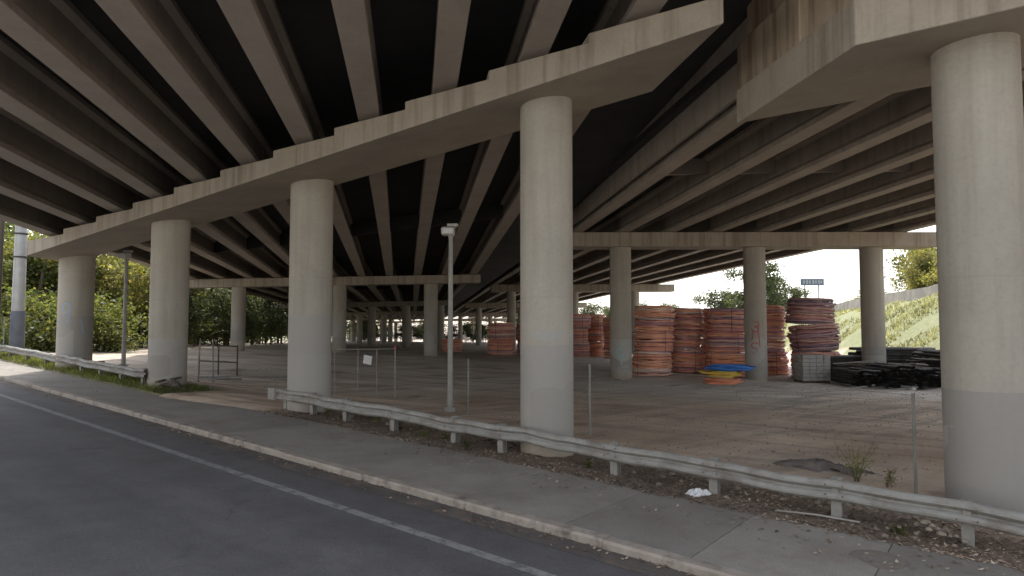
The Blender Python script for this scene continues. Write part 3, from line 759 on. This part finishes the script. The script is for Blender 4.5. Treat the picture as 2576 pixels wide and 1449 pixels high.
for i in range(25):
    u=i/24;L=-.95+1.9*u;h=.2*math.sin(math.pi*min(1,u*1.02))**.8*(1.3-.8*u)
    row=[]
    for k in range(17):
        q=k/16;w=.36*(math.sin(math.pi*min(.95,max(.05,u))))**.5*(1+.25*math.sin(i*.9))
        px=x0+L+.05*math.sin(k*2+i);py=y0+(q-.5)*2*w-.35*L+.08*math.sin(i*.7)
        row.append((px,py,Gz(px,py)-.02+max(0,h*math.sin(math.pi*q)+.07*mnoise.noise(Vector((i*.45,k*.6,0))))))
    secs.append(row)
g.loft(secs,closed=False,cap=False,smooth=True);mk('tarpaulin_heap',g,simple('dark_tarp',(.13,.11,.1),(.24,.2,.175),3,.9,.5,.03),label='dark grey tarpaulin draped low on the dirt',category='tarpaulin')
x,y=W(1.3,9.35);z=plane(x,y)+.112;g=Geo();g.cyl((x,y,z-.02),(x,y,z+.002),.34,None,36)
mc=mk('manhole_cover',g,simple('cast_iron',(.16,.145,.128),(.23,.21,.185),9,.9,.5),label='round iron utility cover set in the sidewalk',category='manhole cover')
g=Geo()
for rr in(.12,.22,.31):
    g.tube([(x+rr*math.cos(i*.3),y+rr*math.sin(i*.3),z+.0) for i in range(21)],.004,4,closed=True)
mk('cover_ribs',g,M_rust,mc)
def weed(x,y,h,n,lab,mat):
    zb=Gz(x,y);g=Geo();st=Geo()
    for i in range(n):
        a=R.uniform(0,6.28);ln=R.uniform(.1,.5)*h;top=Vector((x+ln*math.cos(a),y+ln*math.sin(a),zb+h*R.uniform(.5,1)))
        b=Vector((x+R.uniform(-.05,.05),y+R.uniform(-.05,.05),zb));st.tube([b,b.lerp(top,.5)+Vector((0,0,.08)),top],.004,4)
        for k in range(16):
            p=b.lerp(top,R.uniform(.25,1))+Vector((R.gauss(0,.05),R.gauss(0,.05),R.gauss(0,.04)))
            d=Vector((R.uniform(-1,1),R.uniform(-1,1),R.uniform(-.3,.8))).normalized()*R.uniform(.02,.06);e=d.cross(Vector((R.random(),R.random(),R.random()))).normalized()*d.length*.35
            g.add([p,p+d*.5+e,p+d,p+d*.5-e],[(0,1,2,3)])
    o=mk('weed_plant',st,M_leaf,origin=(x,y,zb),label=lab,category='plant',group='weeds along the guard rail');mk('leaves',g,mat,o,recalc=False)
weed(6.9,12.9,.85,18,'leafy green weed growing by the fence',M_leafy)
weed(7.3,12.5,.4,8,'small green weed at the column foot',M_leafy)
for i in range(12):
    s=R.uniform(-1,16);weed(*W(s,backedge(s)+R.uniform(.1,2.6)),R.uniform(.12,.28),6,'small weed in the litter beside the guard rail',M_leaf)
def blades(n,fn,h0,h1,w,mat,name,lab):
    g=Geo()
    for i in range(n):
        p=fn()
        if not p: continue
        x,y=p;z=Gz(x,y);h=R.uniform(h0,h1);a=R.uniform(0,6.28);lx,ly=R.gauss(0,.5)*h,R.gauss(0,.5)*h
        c,s_=math.cos(a)*w,math.sin(a)*w
        g.add([(x-c,y-s_,z-.02),(x+c,y+s_,z-.02),(x+lx+c*.3,y+ly+s_*.3,z+h),(x+lx-c*.3,y+ly-s_*.3,z+h*.95)],[(0,1,2,3)])
    mk(name,g,mat,recalc=False,kind='stuff',label=lab)
def f1():
    s=R.uniform(21.5,46);return W(s,backedge(s)+R.uniform(0,1.8))
blades(16000,f1,.05,.2,.012,M_leaf,'grass_verge','short green grass beside the sidewalk')
def f2():
    y=R.uniform(32,100);x=foot(y)+2.4+R.random()*10
    if mnoise.noise(Vector((x*.3,y*.3,5)))<-.12: return None
    return (x,y)
blades(24000,f2,.08,.3,.05,M_bank,'grass_bank','sunlit pale grass covering the embankment')
# ------------------------------------------------------------------ trees
def tree(name,h,cr,n,mat,seed,ls,lab,cat='tree',low=.15,stems=1):
    rr=random.Random(seed);t=Geo();g=Geo();tips=[]
    for sidx in range(stems):
        bx,by=(0,0) if stems==1 else (rr.uniform(-cr*.6,cr*.6),rr.uniform(-cr*.5,cr*.5))
        pts=[];rs=[];lx,ly=rr.uniform(-.1,.1),rr.uniform(-.1,.1)
        for i in range(7):
            q=i/6;pts.append((bx+lx*h*q*q+rr.uniform(-.1,.1)*q,by+ly*h*q*q+rr.uniform(-.1,.1)*q,h*.85*q-.2));rs.append((.035*h/(stems**.5))*(1-q*.85)*(.75))
        t.tube(pts,1,7,rs)
        for i in range(9):
            q=rr.uniform(max(.15,low),.95);p=Vector(pts[int(q*6)]);a=rr.uniform(0,6.28);L=cr*rr.uniform(.5,1.)*(1.1-q*.5)
            e=p+Vector((math.cos(a)*L,math.sin(a)*L,L*rr.uniform(.2,.7)));t.tube([p,p.lerp(e,.5)+Vector((0,0,-.05*L)),e],1,5,[rs[int(q*6)]*.5,rs[int(q*6)]*.3,.01]);tips.append(e);tips.append(p.lerp(e,.6))
    for i in range(14): 
        a=rr.uniform(0,6.28);d=cr*math.sqrt(rr.random());zz=rr.uniform(low,1)*h
        k=math.sqrt(max(.1,1-((zz/h-.55)/.6)**2));tips.append(Vector((d*k*math.cos(a),d*k*math.sin(a),zz)))
    for i in range(n):
        c=rr.choice(tips);sd=cr*.17
        p=c+Vector((rr.gauss(0,sd),rr.gauss(0,sd),rr.gauss(0,sd*.8)))
        if p.z<.1: p.z=rr.uniform(.1,.8)
        d=Vector((rr.gauss(0,1),rr.gauss(0,1),rr.gauss(-.2,.6))).normalized()*ls*rr.uniform(.6,1.3)
        e=d.cross(Vector((rr.gauss(0,1),rr.gauss(0,1),rr.gauss(0,1)))).normalized()*d.length*.38
        g.add([p,p+d*.45+e,p+d,p+d*.5-e],[(0,1,2,3)])
    o=empty(name,(0,0,0),label=lab,category=cat)
    mk('trunk',t,M_bark,o,origin=(0,0,0));mk('crown',g,mat,o,origin=(0,0,0),recalc=False)
    return o
T1=tree('broadleaf_tree',9,3.2,6500,M_leaf,1,.3,'leafy green tree at the edge of the woods')
T2=tree('broadleaf_tree',8,3.0,6500,M_leafy,2,.28,'sunlit light green tree at the woods edge')
T3=tree('thicket_tree',6.5,2.6,4200,M_leafd,3,.24,'slender many stemmed tree in a shady thicket',low=.1,stems=6)
T4=tree('roadside_bush',4,2.3,4500,M_leaf,4,.22,'dense green bush beside the bridge','bush',low=.05,stems=3)
T5=tree('broadleaf_tree',12,5.5,8000,M_leafd,5,.5,'large dark green tree beyond the lot')
first={}
def put(T,x,y,sc=1,dz=0):
    z=Gz(x,y)+dz;rz=R.uniform(0,6.2)
    if id(T) not in first:
        first[id(T)]=1;T.location=(x,y,z);T.rotation_euler=(0,0,rz);T.scale=(sc,)*3
        T['group']='trees and bushes around the lot'
        return
    c=copy_tree(T,(x,y,z),rz,sc);c['group']='trees and bushes around the lot'
for (T,x,y,sc) in [(T1,-33,44,1),(T2,-31,47,1),(T4,-27.5,40,1),(T1,-37.5,50,1.1),(T2,-36,46,.95),(T4,-29.5,42,1.1),(T4,-33,43,1),(T4,-26.5,43.5,.9),(T1,-30,54,1.1),(T2,-43,55,1.0),(T1,-48,60,1.1),
   (T4,-37,45,1),(T1,-41,51,.9),(T3,-28,52,1),(T3,-29,57,1),(T3,-27.5,61,1),(T3,-29.5,65,1.1),(T3,-30.5,70,1.1),(T3,-29.5,75,1.1),(T3,-31,82,1.2),(T1,-33,62,1),(T2,-35,70,1.2),(T1,-35,78,1.2),(T3,-32,90,1.3),(T4,-31,60,1.1),(T4,-32,68,1.1),(T2,-38,62,1.2),(T3,-33,100,1.4),(T4,-34,86,1.3),(T1,-38,95,1.3),(T3,-36,112,1.4),(T1,-42,125,1.5),(T2,-28.5,49,.7),
   (T3,-40,140,1.6),(T3,-44,155,1.7),(T5,-42,175,.8),(T5,-46,200,.9),
   (T3,-40,168,.8),(T3,-36.5,169,.85),(T3,-33,168,.8),(T3,-29.5,170,.85),(T3,-26,168,.8),(T3,-22.5,169,.85),(T3,-19,168,.85),(T3,-15.5,170,.9),(T3,-12,168,.9),(T3,-8,170,.9),(T3,-4,169,.9),(T3,0,170,.95),(T3,4,168,.95)]:
    put(T,x,y,sc)
for (T,x,y,sc) in [(T5,57,150,1.15),(T5,64,160,.95),(T5,50,158,.9),(T2,41,62,.75),(T2,44.5,68,.9),(T1,43,60,.8),(T4,47,66,1.2),(T2,47,72,1.),(T1,66,120,.7),(T1,46,165,.9),(T5,22,190,.9),(T5,12,200,.9),(T5,32,210,.9),(T5,2,215,.9),(T5,-12,220,.9),(T5,90,200,.9),(T5,75,215,.8),(T4,37.5,52,.6),(T4,42,74,.7),(T5,-30,225,1),(T5,44,230,1),(T5,60,240,1),(T2,39.5,57,.7),(T1,52,78,.9)]:
    put(T,x,y,sc)
g=Geo();secs=[]
for y in range(36,150,3):
    x=foot(y)+10.8;z=Gz(x,y)-.05
    secs.append([(x-.3,y,z-.3),(x+.3,y,z-.3),(x+.15,y,z+1.25),(x-.15,y,z+1.25)])
g.loft(secs);mk('barrier_wall',g,M_wall,label='grey concrete barrier wall on top of the embankment',category='wall')
x,y=78,165;e=empty('billboard',(x,y,Gz(x,y)),label='distant dark billboard on thin posts above trees',category='billboard')
zt=9.9;g=Geo();g.box((x,y,zt),(6,.3,1.7));mk('panel',g,M_sign,e)
g=Geo()
for i,q in enumerate((-2.2,-1.4,-.7,.2,.9,1.7,2.3)): g.box((x+q,y-.18,zt),(.42,.02,.8+.2*(i%2)))
mk('lettering',g,simple('sign_grey',(.3,.32,.35),(.4,.42,.45),2,.6,0),e)
for q in(-1.8,1.8):
    g=Geo();g.cyl((x+q,y+.3,Gz(x,y)),(x+q,y+.3,zt+.5),.14,None,8);mk('post',g,M_wood,e)
x,y=-25.3,32.6;zb=Gz(x,y);g=Geo();g.cyl((x,y,zb-.2),(x,y,12),.3,.22,24)
up_=mk('utility_pole',g,simple('pale_steel',(.34,.34,.33),(.45,.45,.44),2,.5,.05,.01,.2),label='thick grey steel pole with dark lower sleeve',category='utility pole')
g=Geo();g.cyl((x,y,zb-.1),(x,y,zb+2.3),.33,.315,24);mk('sleeve',g,simple('dark_sleeve',(.11,.12,.15),(.17,.18,.21),2,.7,.1),up_)
for z in(3.2,4.4):
    g=Geo();g.cyl((x,y,z),(x,y,z+.08),.31,.31,24);mk('band',g,M_dark,up_)
x,y=-25.9,32;zb=Gz(x,y);g=Geo();g.cyl((x,y,zb-.2),(x+.1,y,11),.15,.1,14)
w=mk('wooden_pole',g,M_wood,label='dark wooden utility pole beside steel pole',category='utility pole')
g=Geo();g.box((x,y,9.5),(2,.12,.12));mk('crossarm',g,M_wood,w)
# ------------------------------------------------------------------ light and camera
w=bpy.data.worlds.new('World');scn.world=w;w.use_nodes=True;nt=w.node_tree
bg=nt.nodes['Background'];sk=nt.nodes.new('ShaderNodeTexSky');sk.sky_type='NISHITA';sk.sun_disc=False
EL,AZ=56,-12
sk.sun_elevation=math.radians(EL);sk.sun_rotation=math.radians(AZ);sk.dust_density=2;sk.air_density=1;sk.ozone_density=1
hs=nt.nodes.new('ShaderNodeHueSaturation');hs.inputs['Saturation'].default_value=.3;hs.inputs['Value'].default_value=2.6
nt.links.new(sk.outputs[0],hs.inputs['Color']);nt.links.new(hs.outputs[0],bg.inputs[0]);bg.inputs[1].default_value=.15
sd=bpy.data.lights.new('sun','SUN');sd.energy=5;sd.angle=math.radians(.5);sd.color=(1,.95,.87)
so=bpy.data.objects.new('sun',sd);col.objects.link(so)
e,a=math.radians(EL),math.radians(AZ);dv=-Vector((math.sin(a)*math.cos(e),math.cos(a)*math.cos(e),math.sin(e)))
so.rotation_euler=dv.to_track_quat('-Z','Y').to_euler();so.location=(0,0,40)
cd=bpy.data.cameras.new('camera');cd.lens=22.36;cd.sensor_width=36;cd.clip_end=6000;cd.clip_start=.1
co=bpy.data.objects.new('camera',cd);col.objects.link(co);co.location=(0,0,0);co.rotation_euler=(math.radians(92.9),0,0)
scn.camera=co
for o in list(col.objects):
    if o.parent is None: o.location.z+=ZO
scn.view_settings.view_transform='Standard';scn.view_settings.look='None';scn.view_settings.exposure=0
